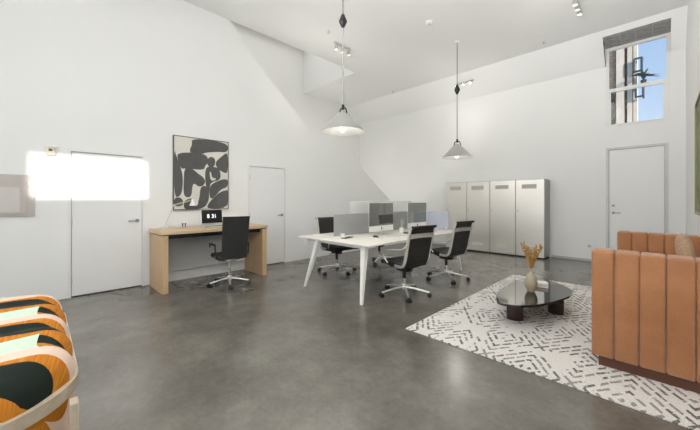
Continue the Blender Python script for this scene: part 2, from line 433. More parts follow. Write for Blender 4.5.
# high window in the back wall ----------------------------------------
r = struct_root('window_1', 'high white framed window above the tall door', 'window', (WX0, YB, WZ0)); w = WX1-WX0; h = WZ1-WZ0
bm = BM(); fr_ = .055
box(bm, 0, fr_, .02, .09, 0, h); box(bm, w-fr_, w, .02, .09, 0, h); box(bm, fr_, w-fr_, .02, .09, h-.07, h); box(bm, fr_, w-fr_, .02, .09, 0, .03)
obj('window_frame', bm, M['win_frame'], r)
bm = BM(); zm = .75
box(bm, fr_, w-fr_, .015, .07, zm-.035, zm+.035); box(bm, fr_, fr_+.03, .03, .07, .03, zm-.035); box(bm, w-fr_-.05, w-fr_, .03, .07, .03, zm-.035); obj('sash', bm, M['win_frame'], r)
bm = BM(); box(bm, fr_, w-fr_, .055, .060, zm, h-.07); obj('pane', bm, M['glass'], r)
bm = BM(); box(bm, fr_+.03, w-fr_-.05, .045, .050, .03, zm-.03); obj('pane', bm, M['glass'], r)

# ------------------------------------------------------------------ wall things on the left
r = thing('wall_cabinet', 'grey flush metal cabinet on the left wall at the photo edge', 'cabinet', (XL, -.55, 1.14))
bm = BM(); box(bm, 0, .02, 0, .515, 0, .53, .003, 1); obj('body', bm, M['panel'], r)
bm = BM(); box(bm, .02, .032, .03, .44, .03, .44, .002, 1); d_ = obj('door', bm, M['panel'], r)
bm = BM(); box(bm, .032, .038, .06, .38, .06, .37, .002, 1); obj('door_panel', bm, M['panel_in'], d_)
bm = BM(); box(bm, .032, .05, .28, .36, .036, .052, .003, 1); obj('latch', bm, M['silver'], d_)
bm = BM(); box(bm, .02, .03, .455, .50, .40, .45, .002, 1); obj('clip', bm, M['white'], r)
r = thing('wall_alarm', 'small beige alarm box on the wall left of the first door', 'alarm', (XL, .06, 1.945))
bm = BM(); box(bm, 0, .035, 0, .10, 0, .115, .006, 2); obj('body', bm, M['beige_plastic'], r)
bm = BM(); box(bm, .035, .039, .03, .065, .055, .085); obj('button', bm, M['cover'], r)
bm = BM(); tube(bm, [(.02, .10, .1), (.03, .125, .115)], .006, 8); obj('antenna', bm, M['silver'], r)

# painting ---------------------------------------------------------
PY0, PY1, PZ0, PZ1 = 1.576, 2.51, 1.181, 2.434
r = thing('painting', 'large abstract grey and cream painting hung above the oak desk', 'painting', (XL, PY0, PZ0)); w = PY1-PY0; h = PZ1-PZ0
bm = BM(); box(bm, .002, .03, .012, w-.012, .012, h-.012); obj('canvas', bm, M['canvas'], r)
bm = BM()
for a in ((0, .012, 0, h), (w-.012, w, 0, h), (.012, w-.012, 0, .012), (.012, w-.012, h-.012, h)): box(bm, 0, .038, *a)
obj('frame', bm, M['artframe'], r)
def art(p):
    x, y = p; s = (x-57)/250; top = 45+32*s; t = (y-top)/(381-top)
    s2 = s*5.06/(5.06*s+5.65*(1-s)) if 0 < s < 1 else s
    s2 = s*.95 + .05*s*s if 0 <= s <= 1 else s
    return (min(w-.012, max(.012, s2*w)), min(h-.012, max(.012, (1-t)*h)))
SH = [[(138,48),(307,76),(309,125),(255,120),(195,124),(190,130),(135,128),(130,110),(141,90)],
 [(78,128),(130,124),(190,132),(207,145),(209,165),(195,185),(190,202),(110,194),(92,196),(77,150)],
 [(57,110),(70,140),(88,190),(98,230),(96,290),(85,318),(57,320)],
 [(225,143),(240,150),(244,168),(238,186),(225,191),(212,186),(205,168),(211,150)],
 [(247,165),(275,143),(309,122),(309,217),(285,215),(262,202),(248,185)],
 [(106,198),(130,193),(148,205),(165,220),(187,235),(197,255),(187,274),(165,277),(150,262),(140,270),(136,322),(110,322),(102,300),(104,240)],
 [(201,192),(225,188),(258,196),(268,218),(266,249),(222,258),(218,285),(214,322),(204,290),(197,240)],
 [(226,264),(309,240),(309,282),(270,290),(252,312),(224,338),(216,300)],
 [(175,285),(190,274),(205,283),(214,310),(212,340),(197,367),(170,377),(135,381),(106,378),(103,345),(120,333),(142,328),(165,350),(172,320)],
 [(298,296),(309,298),(309,362),(290,367),(280,381),(212,381),(208,362),(235,330),(265,305)],
 [(57,328),(85,323),(100,340),(97,362),(57,364)]]
bm = BM()
for k, s in enumerate(SH):
    gx_ = sum(p[0] for p in s)/len(s); gy_ = sum(p[1] for p in s)/len(s); s = [(gx_+(p[0]-gx_)*1.035, gy_+(p[1]-gy_)*1.035) for p in s]
    prism(bm, chaikin([art(p) for p in s][::-1], 2), .030, .0315+.0002*k, 'x')
obj('printed_shapes', bm, M['ink'], r, tri=True)
for pp in ([(216,212),(224,210),(228,238),(246,240),(246,249),(222,252)], [(150,318),(160,318),(168,362),(140,362)]):
    bm = BM(); prism(bm, chaikin([art(p) for p in pp][::-1], 1), .034, .0345, 'x'); obj('cream_shape', bm, M['canvas'], r, tri=True)

# ------------------------------------------------------------------ oak desk
DX = (-5.70, -5.02); DY = (1.235, 2.90); DT = .90
r = thing('desk', 'oak panel desk against the left wall under the painting', 'desk', (DX[0], DY[0], 0)); w = DX[1]-DX[0]; l = DY[1]-DY[0]
bm = BM(); box(bm, -.01, w+.01, -.015, l+.015, DT-.055, DT, .004, 2); obj('desktop', bm, M['oak_top'], r)
for y in (0, l-.085):
    bm = BM(); box(bm, 0, w, y, y+.085, 0, DT-.068, .003, 1); obj('side_panel', bm, M['oak'], r)
bm = BM(); box(bm, .02, w-.01, 0.01, l-.01, DT-.068, DT-.055); obj('shadow_gap', bm, M['gap'], r)
bm = BM(); box(bm, .03, w-.10, .085, l-.085, DT-.125, DT-.068); dr = obj('drawer', bm, M['black'], r)
bm = BM(); box(bm, w-.10, w-.096, .3, l-.3, DT-.118, DT-.110); obj('handle', bm, M['gap'], dr)
bm = BM(); box(bm, .005, .025, .085, l-.085, .19, DT-.125); obj('back_panel', bm, mat('modesty_grey', (.62,.62,.61), .6, var=.01), r)

# task chair -------------------------------------------------------
def star_base(parent, rad=.32, hub=.11, m=None, spin=0.0, caster_m=None):
    bm = BM()
    for k in range(5):
        a = 2*PI*k/5 + spin; c, s = math.cos(a), math.sin(a)
        tube(bm, [(c*.02, s*.02, hub), (c*.14, s*.14, hub-.012), (c*rad, s*rad, .068)], [.021, .018, .013], 10, flat=(1, .8))
    lathe(bm, [(.0, hub-.03), (.034, hub-.03), (.036, hub+.01), (.028, hub+.04), (0, hub+.04)], 18)
    obj('star_base', bm, m, parent)
    for k in range(5):
        a = 2*PI*k/5 + spin; c, s = math.cos(a)*rad, math.sin(a)*rad
        bm = BM(); tube(bm, [(c, s, .075), (c, s, .04)], .009, 8)
        ta = a + PI/2 + .4*(k % 2); dx, dy = math.cos(ta), math.sin(ta)
        for sgn in (-1, 1):
            p = Vector((c + dx*.016*sgn, s + dy*.016*sgn, .029)); q_ = p + Vector((dx*.016*sgn, dy*.016*sgn, 0)); tube(bm, [p-Vector((dx*.008*sgn, dy*.008*sgn, 0)), q_], .029, 16)
        obj('caster', bm, caster_m or M['black'], parent)
def ribbon(bm, prof, y0, y1, th, ribs=0, ny=2, bulge=0):
    """sheet following an (x,z) profile between y0 and y1, thickness th, with shallow crosswise ribs"""
    P = [Vector((p[0], 0, p[1])) for p in prof]; n = len(P); L = 0; acc = [0]
    for a, b in zip(P, P[1:]): L += (b-a).length; acc.append(L)
    up, lo = [], []
    for i in range(n):
        t = (P[min(n-1, i+1)] - P[max(0, i-1)]).normalized(); nn = Vector((t.z, 0, -t.x))
        rb = (abs(math.sin(acc[i]/L*PI*ribs))*.007 if ribs else 0)
        ru, rl = [], []
        for k in range(ny+1):
            u = k/ny; y = y0 + (y1-y0)*u; bl = bulge*(1-(2*u-1)**2)
            ru.append(bm.verts.new(P[i] - nn*(th/2+rb) + nn*bl + Vector((0, y, 0)))); rl.append(bm.verts.new(P[i] + nn*(th/2+rb) + nn*bl + Vector((0, y, 0))))
        up.append(ru); lo.append(rl)
    for i in range(n-1):
        for k in range(ny):
            bm.faces.new((up[i][k], up[i][k+1], up[i+1][k+1], up[i+1][k])); bm.faces.new((lo[i][k], lo[i+1][k], lo[i+1][k+1], lo[i][k+1]))
        bm.faces.new((up[i][0], up[i+1][0], lo[i+1][0], lo[i][0])); bm.faces.new((up[i][ny], lo[i][ny], lo[i+1][ny], up[i+1][ny]))
    for k in range(ny):
        bm.faces.new((up[0][k], lo[0][k], lo[0][k+1], up[0][k+1])); bm.faces.new((up[-1][k], up[-1][k+1], lo[-1][k+1], lo[-1][k]))
    return bm
r = thing('task_chair', 'charcoal high backed task chair in front of the oak desk', 'chair', (-4.87, 2.15, 0), math.radians(174))
bm = BM(); box(bm, -.20, .25, -.225, .225, .43, .50, .03, 4); obj('seat', bm, M['char_fabric'], r)
bm = BM()
prof = smooth_path([(-.215, 0, .45), (-.245, 0, .62), (-.275, 0, .85), (-.32, 0, 1.10)], 6)
rows = []
for i, p in enumerate(prof):
    t = i/(len(prof)-1); wd = .188 + .012*t
    row = []
    for k in range(9):
        u = -1 + k/4; row.append((p.x - .02*(1-u*u) , u*wd, p.z))
    rows.append(row)
F_ = [[bm.verts.new((x+.022, y*.97, z)) for x, y, z in rw] for rw in rows]; B_ = [[bm.verts.new((x-.022, y, z)) for x, y, z in rw] for rw in rows]
for i in range(len(rows)-1):
    for k in range(8):
        bm.faces.new((F_[i][k], F_[i+1][k], F_[i+1][k+1], F_[i][k+1])); bm.faces.new((B_[i][k], B_[i][k+1], B_[i+1][k+1], B_[i+1][k]))
    bm.faces.new((F_[i][0], B_[i][0], B_[i+1][0], F_[i+1][0])); bm.faces.new((F_[i][8], F_[i+1][8], B_[i+1][8], B_[i][8]))
for k in range(8):
    bm.faces.new((F_[0][k], F_[0][k+1], B_[0][k+1], B_[0][k])); bm.faces.new((F_[-1][k], B_[-1][k], B_[-1][k+1], F_[-1][k+1]))
obj('backrest', bm, M['char_fabric'], r)
for s in (-1, 1):
    bm = BM(); tube(bm, smooth_path([(0, s*.06, .385), (-.03, s*.15, .40), (-.10, s*.235, .45), (-.13, s*.252, .53)], 5), .013, 10)
    tube(bm, [(-.08, s*.22, .44), (-.225, s*.15, .47)], .012, 8); obj('support', bm, M['chrome'], r)
    bm = BM(); tube(bm, smooth_path([(-.13, s*.255, .50), (-.135, s*.256, .62), (-.11, s*.256, .655), (.13, s*.256, .65), (.15, s*.256, .63), (.145, s*.256, .60)], 5), .012, 10, flat=(1.3, .8)); a_ = obj('armrest', bm, M['black'], r)
    bm = BM(); box(bm, -.10, .13, s*.256-.022, s*.256+.022, .655, .672, .006, 2); obj('arm_pad', bm, M['char_fabric'], a_)
bm = BM(); box(bm, -.10, .11, -.08, .08, .385, .432, .012, 2); obj('tilt_mechanism', bm, M['chrome'], r)
bm = BM(); tube(bm, [(0, 0, .12), (0, 0, .39)], .022, 14); obj('column', bm, M['chrome'], r)
star_base(r, .30, .11, M['alu'], .35)

# laptop -----------------------------------------------------------
r = thing('laptop', 'open laptop on the oak desk with white clock digits on screen', 'laptop', (-5.36, 2.075, DT), 0)
bm = BM(); box(bm, -.01, .235, -.178, .178, .003, .018, .004, 2); obj('keyboard_base', bm, M['alu'], r)
bm = BM(); box(bm, .04, .13, -.15, .15, .018, .0195); obj('keys', bm, M['black'], r)
sc = obj('screen', box(BM(), -.008, 0, -.178, .178, 0, .275, .003, 2), M['alu'], r, loc=(-.005, 0, .018), rot=(0, math.radians(-8), 0))
obj('display', box(BM(), 0, .0015, -.170, .170, .045, .268), M['screenblack'], sc)
def text_mesh(txt, size):
    cu = bpy.data.curves.new('digits', 'FONT'); cu.body = txt; cu.size = size; cu.align_x = 'CENTER'; cu.align_y = 'CENTER'; cu.extrude = .0005; cu.offset = .0022
    to = bpy.data.objects.new('digits', cu); C.objects.link(to); bpy.context.view_layer.update()
    me = bpy.data.meshes.new_from_object(to.evaluated_get(bpy.context.evaluated_depsgraph_get())); bpy.data.objects.remove(to); bpy.data.curves.remove(cu); return me
for txt, yy in (('8', -.062), ('31', .034)):
    me = text_mesh(txt, .09); me.materials.clear(); me.materials.append(M['digit']); me.name = 'digit'
    dg = bpy.data.objects.new('digit', me); C.objects.link(dg); dg.parent = sc; dg.location = (.0022, yy, .158); dg.rotation_euler = (PI/2, 0, PI/2); dg.scale = (.92, 1, 1)

# desk lamp ----------------------------------------------------------
r = thing('desk_lamp', 'thin jointed silver desk lamp at the left of the oak desk', 'lamp', (-5.60, 1.415, DT))
bm = BM(); lathe(bm, [(0, 0), (.075, 0), (.075, .012), (.02, .02), (0, .022)], 24); obj('base', bm, M['silver'], r)
bm = BM()
for s in (-.008, .008): tube(bm, [(s, 0, .02), (s, .135, .375)], .004, 8)
obj('arm', bm, M['silver'], r)
bm = BM()
for s in (0, .016): tube(bm, [(.0, .135-s, .375-s), (.02, .40, .455-s)], .004, 8)
tube(bm, [(-.012, .135, .372), (.012, .135, .372)], .012, 10); obj('upper_arm', bm, M['beige_plastic'], r)
bm = BM(); lathe(bm, [(.018, .03), (.02, 0), (.055, -.085), (.052, -.085), (.016, -.004), (.014, .026)], 22, (.03, .415, .44)); obj('lamp_shade', bm, M['white'], r)
r = thing('desk_ornament', 'tiny dark two pronged ornament between lamp and laptop', 'ornament', (-5.46, 1.66, DT))
bm = BM(); box(bm, -.02, .02, -.035, .035, 0, .012, .003, 1); obj('base', bm, M['silver'], r)
for s in (-.02, .02):
    bm = BM(); tube(bm, [(0, s, .012), (0, s, .055)], .006, 8); lathe(bm, [(0, .05), (.013, .055), (.013, .07), (0, .076)], 12, (0, s, 0)); obj('prong', bm, M['black'], r)

# ------------------------------------------------------------------ bench table
TX = (-4.25, -2.70); TY = (3.03, 5.78); TT = .755
r = thing('bench_table', 'long white shared office table with splayed legs', 'table', ((TX[0]+TX[1])/2, (TY[0]+TY[1])/2, 0)); a, b = (TX[1]-TX[0])/2, (TY[1]-TY[0])/2
bm = BM(); box(bm, -a, a, -b, b, TT-.026, TT, .006, 2); obj('tabletop', bm, M['table_top'], r)
bm = BM(); box(bm, -a+.12, a-.12, -b+.10, -b+.15, TT-.075, TT-.026); box(bm, -a+.12, a-.12, b-.15, b-.10, TT-.075, TT-.026)
for x in (-a+.25, a-.30): box(bm, x, x+.05, -b+.15, b-.15, TT-.075, TT-.026)
obj('frame', bm, M['table_leg'], r)
for sx in (-1, 1):
    for sy in (-1, 1):
        x0, y0 = sx*(a-.15), sy*(b-.10); x1, y1 = sx*(a-.02), sy*(b+.10 if sy < 0 else b-.04)
        if sx < 0: x1 += .31; x0 += .27
        bm = BM(); ta = Vector((x0, y0, TT-.027)); tb = Vector((x1, y1, 0))
        v = [bm.verts.new((ta.x+i*.042, ta.y+j*.042, ta.z)) for i, j in ((-1,-1), (1,-1), (1,1), (-1,1))]
        u = [bm.verts.new((tb.x+i*.020, tb.y+j*.020, 0)) for i, j in ((-1,-1), (1,-1), (1,1), (-1,1))]
        bm.faces.new(v); bm.faces.new(u[::-1])
        for k in range(4): bm.faces.new((v[k], u[k], u[(k+1)%4], v[(k+1)%4]))
        bmesh.ops.bevel(bm, geom=bm.edges[:], offset=.007, segments=2, affect='EDGES'); obj('leg', bm, M['table_leg'], r)
bm = BM(); box(bm, -.16, .16, -b+.4, b-.4, TT-.16, TT-.15); box(bm, -.16, -.15, -b+.4, b-.4, TT-.15, TT-.076); box(bm, .15, .16, -b+.4, b-.4, TT-.15, TT-.076); obj('cable_tray', bm, M['tray'], r)

# dividers -----------------------------------------------------------
def divider(name, x, y0, y1, z1, m, label, along='y', cat='desk divider', group=None):
    r = thing(name, label, cat, (x, (y0+y1)/2, TT), 0 if along == 'y' else PI/2, group); l = (y1-y0)/2
    obj('panel', box(BM(), -.006, .006, -l, l, .008, z1-TT, .003, 1), m, r)
    for s in (-l*.75, l*.75): obj('clamp', box(BM(), -.02, .02, s-.02, s+.02, 0, .05, .003, 1), M['silver'], r)
    return r
divider('desk_divider', -3.74, 3.37, 4.46, 1.115, M['acrylic'], 'grey acrylic divider at the near end of the office table')
divider('desk_divider', -3.74, 4.50, 5.55, 1.115, M['acrylic'], 'grey acrylic divider glimpsed between the two monitors')
divider('glass_screen', -3.80, 3.80, 5.65, 1.33, M['white_acrylic'], 'tall frosted white screen behind the two monitors', cat='screen')
r = divider('desk_divider', 0, -.24, .24, 1.11, M['blue_acrylic'], 'bluish acrylic divider across the far end of the office table', 'x'); r.location = (-3.19, 5.70, TT)

# monitors -------------------------------------------------------------
mon = thing('monitor', 'silver all in one computer at the near end of the office table', 'monitor', (-3.40, 4.17, TT))
obj('casing', box(BM(), -.010, 0, -.325, .325, .06, .545, .006, 2), M['alu'], mon)
obj('display', box(BM(), 0, .003, -.322, .322, .158, .542), M['monitor_glass'], mon)
ch = obj('chin', box(BM(), 0, .003, -.322, .322, .063, .157), M['white'], mon)
bm = BM(); pts = [(.018*math.cos(t)*(1 if not .1 < t < .9 else .8), .019*math.sin(t)+.11) for t in [2*PI*k/20 for k in range(20)]]; prism(bm, pts, .003, .0042, 'x')
prism(bm, [(0, .131), (.006, .134), (.008, .142), (.001, .139)], .003, .0042, 'x'); obj('emblem', bm, M['black'], ch, tri=True)
bm = BM(); box(bm, -.10, .09, -.10, .10, 0, .007, .003, 1); prism(bm, [(-.10, .007), (-.085, .007), (-.022, .30), (-.035, .30)], -.08, .08, 'y'); obj('stand', bm, M['alu'], mon)
dup(mon, (-3.36, 5.22, TT), 0, 'silver all in one computer at the far end of the office table')

bm = BM(); prism(bm, [(-.09, .335), (.315, .345), (.318, .19), (-.055, .185)], .0031, .0036, 'x'); obj('painted_reflection', bm, M['painted_reflection'], mon)  # flat dark shape painted on the display as a chair's reflection
def keyboard(loc, label, rz=0):
    r = thing('keyboard', label, 'keyboard', loc, rz)
    obj('body', box(BM(), -.06, .06, -.21, .21, 0, .010, .003, 1), M['alu'], r)
    bm = BM()
    for i in range(4):
        for j in range(12): box(bm, -.052+i*.026, -.030+i*.026, -.20+j*.0335, -.171+j*.0335, .010, .0125)
    obj('keys', bm, M['white'], r); return r
kb = keyboard((-3.12, 4.22, TT), 'slim white keyboard before the near computer')
dup(kb, (-3.10, 5.24, TT), 0, 'slim white keyboard before the far computer')
def mouse(loc, label):
    r = thing('computer_mouse', label, 'mouse', loc, 0); bm = BM()
    bmesh.ops.create_uvsphere(bm, u_segments=16, v_segments=10, radius=1, matrix=Matrix.Diagonal((.055, .032, .034, 1)))
    bmesh.ops.bisect_plane(bm, geom=bm.verts[:]+bm.edges[:]+bm.faces[:], plane_co=(0,0,0), plane_no=(0,0,1), clear_inner=True)
    bmesh.ops.holes_fill(bm, edges=[e for e in bm.edges if e.is_boundary]); obj('body', bm, M['black'], r); return r
mouse((-3.22, 3.80, TT), 'small black mouse left of the near keyboard')
r = thing('phone', 'black slab phone lying near the corner of the table', 'phone', (-3.48, 3.42, TT), .25)
obj('body', box(BM(), -.045, .045, -.115, .115, 0, .012, .004, 2), M['black'], r); obj('display', box(BM(), -.04, .04, -.105, .105, .012, .013), M['sheen'], r)
r = thing('small_box', 'small white box by the black phone on the table', 'box', (-3.60, 3.44, TT), .2)
obj('body', box(BM(), -.025, .025, -.025, .025, 0, .05, .004, 2), M['white'], r); obj('lid', box(BM(), -.026, .026, -.026, .026, .05, .058, .003, 1), M['white'], r)
# potted sprig between the monitors
r = thing('potted_plant', 'small pale potted sprig standing between the two computers', 'plant', (-3.36, 4.70, TT))
bm = BM(); lathe(bm, [(0, 0), (.042, 0), (.05, .09), (.044, .09), (.04, .08), (0, .08)], 20); obj('pot', bm, M['white'], r)
bm = BM()
for k in range(16):
    a_ = k*2.4; ln = .10+.10*random.random(); tilt = .15+.5*random.random()
    p1 = Vector((math.cos(a_)*tilt*ln*.5, math.sin(a_)*tilt*ln*.5, .08+ln*.6)); p2 = Vector((math.cos(a_)*tilt*ln, math.sin(a_)*tilt*ln, .08+ln))
    tube(bm, [(0, 0, .08), p1, p2], [.003, .012, .002], 6, flat=(1, .35))
obj('foliage', bm, M['sage'], r)
r = thing('desk_tray', 'small black tray beside the potted sprig', 'tray', (-3.20, 4.66, TT), .1)
obj('body', box(BM(), -.05, .05, -.07, .07, 0, .025, .006, 2), M['black'], r); obj('rim', box(BM(), -.052, .052, -.072, .072, .025, .029), M['silver'], r)

# ------------------------------------------------------------------ office chairs (facing +x locally)
def office_chair(label):
    r = thing('office_chair', label, 'chair', (0, 0, 0), 0, 'black ribbed office chairs round the table')
    side = smooth_path([(.25, 0, .455), (.20, 0, .475), (.05, 0, .462), (-.12, 0, .448), (-.195, 0, .468), (-.235, 0, .54), (-.27, 0, .70), (-.315, 0, .90), (-.335, 0, .975), (-.365, 0, .995)], 8)
    sp = [(p.x, p.z) for p in side]
    k = next(i for i, p in enumerate(side) if p.x < -.20)
    ribbon_s = [p for p in sp[:k+1]]; ribbon_b = sp[k:]
    def dense(pp, m=3):
        o_ = []
        for (x0, z0), (x1, z1) in zip(pp, pp[1:]):
            for j in range(m): o_.append((x0+(x1-x0)*j/m, z0+(z1-z0)*j/m))
        return o_ + [pp[-1]]
    bm = BM(); ribbon(bm, dense(ribbon_s), -.215, .215, .046, 13, 4, 0); obj('seat', bm, M['black_leather'], r)
    bm = BM(); ribbon(bm, dense(ribbon_b), -.215, .215, .022, 15, 4, 0); bk = obj('backrest', bm, M['black_leather'], r)
    tp = sp[-1]; bm = BM(); tube(bm, [(tp[0]-.002, -.235, tp[1]), (tp[0]-.002, .235, tp[1])], .017, 12); obj('head_roll', bm, M['black_leather'], bk)
    for s in (-1, 1):
        bm = BM(); ribbon(bm, [p for p in sp[:-2] if p[0] < -.02], s*.228-.011, s*.228+.011, .034, 0, 1); obj('side_frame', bm, M['alu'], r)
        bm = BM(); tube(bm, smooth_path([(-.29, s*.245, .76), (-.22, s*.275, .70), (-.05, s*.285, .675), (.11, s*.28, .64), (.14, s*.268, .56), (.08, s*.245, .475)], 6), .0085, 10); obj('armrest', bm, M['alu'], r)
    bm = BM(); ribbon(bm, [(-.332, .845), (-.345, .875), (-.351, .905)], -.225, .225, .012, 0, 8, .012); obj('back_brace', bm, M['alu'], r)
    bm = BM(); tube(bm, smooth_path([(.06, -.225, .445), (.04, -.12, .405), (.03, 0, .39), (.04, .12, .405), (.06, .225, .445)], 5), .014, 10)
    tube(bm, smooth_path([(-.13, -.225, .43), (-.09, -.1, .40), (-.06, 0, .39), (-.09, .1, .40), (-.13, .225, .43)], 5), .014, 10); obj('seat_brace', bm, M['black'], r)
    bm = BM(); box(bm, -.11, .10, -.06, .06, .345, .395, .012, 2); tube(bm, [(.02, -.05, .365), (.03, -.19, .36)], .006, 8); obj('tilt_mechanism', bm, M['black'], r)
    bm = BM(); tube(bm, [(0, 0, .24), (0, 0, .35)], .026, 14); obj('gas_spring', bm, M['black'], r)
    bm = BM(); tube(bm, [(0, 0, .12), (0, 0, .25)], .019, 14); obj('column', bm, M['chrome'], r)
    star_base(r, .35, .12, M['alu'], math.radians(72), M['black']); return r
oc = office_chair('black office chair nearest the rug on the near table side'); oc.location = (-2.58, 3.67, 0); oc.rotation_euler.z = math.radians(171)
dup(oc, (-2.59, 4.91, 0), math.radians(172), 'black office chair before the lockers on the near table side')
dup(oc, (-4.30, 3.95, 0), math.radians(-8), 'black office chair on the far table side nearest the second white door')
dup(oc, (-4.32, 5.22, 0), math.radians(6), 'black office chair on the far table side behind the near computer')

# ------------------------------------------------------------------ lockers
LX0, LW, LY0, LH = -4.27, .6025, 8.07, 1.83
def locker(x, label):
    r = thing('locker', label, 'locker', (x, LY0, 0), 0, 'steel lockers along the back wall'); w = LW-.002; d = YB-.015-LY0
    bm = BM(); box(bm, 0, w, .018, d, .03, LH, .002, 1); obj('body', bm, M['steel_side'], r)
    bm = BM(); box(bm, .02, w-.02, .04, d-.02, 0, .03); obj('plinth', bm, M['gap'], r)
    dr = obj('door', box(BM(), .005, w-.005, 0, .018, .035, LH-.008, .003, 1), M['steel'], r)
    for z0, z1, m in ((LH-.20, LH-.125, M['steel_vent']), (.16, .245, M['vent_pale'])):
        bm = BM(); xa, xb = w*.24, w*.72; n = 4
        box(bm, xa-.012, xb+.012, -.0015, 0, z0-.012, z1+.012)
        for k in range(n):
            z = z0 + (z1-z0)*(k+.2)/n; prism(bm, [(-.0015, z), (-.0075, z+.003), (-.0015, z+.013)], xa, xb, 'x')
        obj('vent', bm, m, dr)
    bm = BM(); box(bm, .035, .055, -.004, 0, 1.06, 1.12, .001, 1); tube(bm, [(.045, -.004, 1.10), (.045, -.018, 1.10)], .009, 10); obj('latch', bm, M['silver'], dr)
    return r
lk = locker(LX0, 'steel locker at the far left of the row')
for i, lb in enumerate(('second steel locker from the left of the row', 'third steel locker from the left of the row', 'steel locker at the right end of the row')): dup(lk, (LX0+LW*(i+1), LY0, 0), 0, lb)
# outlet
r = thing('wall_outlet', 'small round white outlet low on the wall right of the lockers', 'outlet', (-1.115, YB, .335))
bm = BM(); tube(bm, [(0, 0, 0), (0, -.008, 0)], .045, 24); obj('cover_plate', bm, M['white'], r)
bm = BM(); tube(bm, [(0, -.008, 0), (0, -.011, 0)], .028, 20); obj('socket', bm, M['greyframe'], r)

# ------------------------------------------------------------------ lights on the ceiling
def pendant(x, y, zr, zw, R, label, loops=0):
    r = thing('pendant_lamp', label, 'lamp', (x, y, ZC), 0, 'pendant lamps over the table'); z = lambda v: v - ZC
    bm = BM(); lathe(bm, [(0, 0), (.06, 0), (.055, -.02), (.012, -.03), (0, -.03)], 20); obj('canopy', bm, M['white'], r)
    top = zr + R*.92
    bm = BM(); tube(bm, [(0, 0, -.02), (0, 0, z(zw)+.06)], .008, 8); obj('cord', bm, M['cord_grey'], r)
    bm = BM(); lathe(bm, [(.01, .11), (.022, .10), (.06, .0), (.058, -.015), (.02, -.095), (.01, -.10)], 8, (0, 0, z(zw))); obj('counterweight', bm, M['black'], r)
    bm = BM(); tube(bm, [(0, 0, z(zw)-.08), (0, 0, z(top)+.06)], .012, 8); obj('rod', bm, M['rod_grey'], r)
    bm = BM(); tube(bm, smooth_path([(-.07, 0, z(top)-.03), (-.055, 0, z(top)+.035), (0, 0, z(top)+.055), (.055, 0, z(top)+.035), (.08, 0, z(top)-.04)], 5), .010, 8); lathe(bm, [(0, .0), (.02, 0), (.02, .07), (0, .07)], 12, (0, 0, z(top)+.03)); obj('bracket', bm, M['black'], r)
    bm = BM(); pr = [(.06, .92), (.14, .88), (.30, .74), (.55, .48), (.80, .21), (1.0, 0), (.985, -.012), (.785, .19), (.535, .46), (.285, .715), (.12, .85), (.06, .88)]
    rings = []; n = 40
    for a_, h_ in pr: rings.append([bm.verts.new((math.cos(2*PI*k/n)*a_*R, math.sin(2*PI*k/n)*a_*R, z(zr)+h_*R)) for k in range(n)])
    for A_, B2 in zip(rings, rings[1:] + rings[:1]):
        for k in range(n): bm.faces.new((A_[k], A_[(k+1)%n], B2[(k+1)%n], B2[k]))
    obj('lamp_shade', bm, M['shade'], r)
    bm = BM(); lathe(bm, [(0, .0), (.03, .012), (.045, .05), (.04, .09), (.018, .13), (.018, .16), (0, .16)], 18, (0, 0, z(zr)+.07)); obj('bulb', bm, M['bulb'], r)
    bm = BM(); tube(bm, smooth_path([(-.05, 0, z(zr)+.25), (-.06, 0, z(zr)+.08), (0, 0, z(zr)-.02), (.06, 0, z(zr)+.08), (.05, 0, z(zr)+.25)], 6), .0045, 6); obj('bulb_guard', bm, M['greyframe'], r)
    li = bpy.data.lights.new('pendant_light', 'POINT'); li.energy = 12; li.color = (1, .95, .88); li.shadow_soft_size = .12
    lo_ = bpy.data.objects.new('pendant_light', li); C.objects.link(lo_); lo_.location = (x, y, zr+.03)
    return r
pendant(-3.297, 3.152, 2.354, 3.97, .318, 'pendant lamp nearer the camera with silver cone shade')
pendant(-3.10, 6.36, 2.264, 3.72, .318, 'pendant lamp farther off above the lockers with silver cone shade')
def track(loc, rz, pitch, label, n=3):
    r = thing('track_light', label, 'track light', loc, rz, 'ceiling track lights'); r.rotation_euler = (pitch, 0, rz)
    obj('track', box(BM(), -.24, .24, -.018, .018, -.03, 0, .003, 1), M['greyframe'], r)
    for k in range(n):
        x = -.19 + .38*k/(n-1)
        bm = BM(); tube(bm, [(x, 0, -.03), (x, 0, -.07)], .008, 8); lathe(bm, [(0, .05), (.03, .05), (.045, -.05), (.04, -.05), (.036, -.03), (0, -.03)], 16, (x, -.01, -.11)); h_ = obj('spot_head', bm, M['silver'], r)
        bm = BM(); tube(bm, [(x, -.01, -.145), (x, -.01, -.15)], .037, 16); obj('lens', bm, M['lens'], h_)
    li = bpy.data.lights.new('track_glow', 'POINT'); li.energy = 7.0; li.color = (1, .96, .90); li.shadow_soft_size = .25
    lo_ = bpy.data.objects.new('track_glow', li); C.objects.link(lo_); lo_.location = Vector(loc) + Vector((0, -.45, -.95))
    return r
ms = math.atan2(ZC-4.2, YB-YS)
track((-4.96, 4.72, ZC), PI/2, 0, 'track light with three spots above the near pendant')
track((-3.77, 8.20, 4.2+(YB-8.20)*math.tan(ms)), 0, -ms, 'track light with three spots behind the far pendant')
track((-1.02, 6.50, ZC), PI/2, 0, 'track light with three spots left of the high window')
def sprinkler(loc, label, pitch=0):
    r = thing('sprinkler', label, 'sprinkler', loc, 0, 'ceiling sprinklers'); r.rotation_euler.x = pitch
    bm = BM(); lathe(bm, [(0, 0), (.035, 0), (.032, -.008), (0, -.01)], 16); obj('escutcheon', bm, M['white'], r)
    bm = BM(); tube(bm, [(0, 0, -.005), (0, 0, -.05)], .012, 8); lathe(bm, [(0, -.05), (.028, -.05), (.028, -.055), (0, -.058)], 12); obj('nozzle', bm, M['silver'], r)
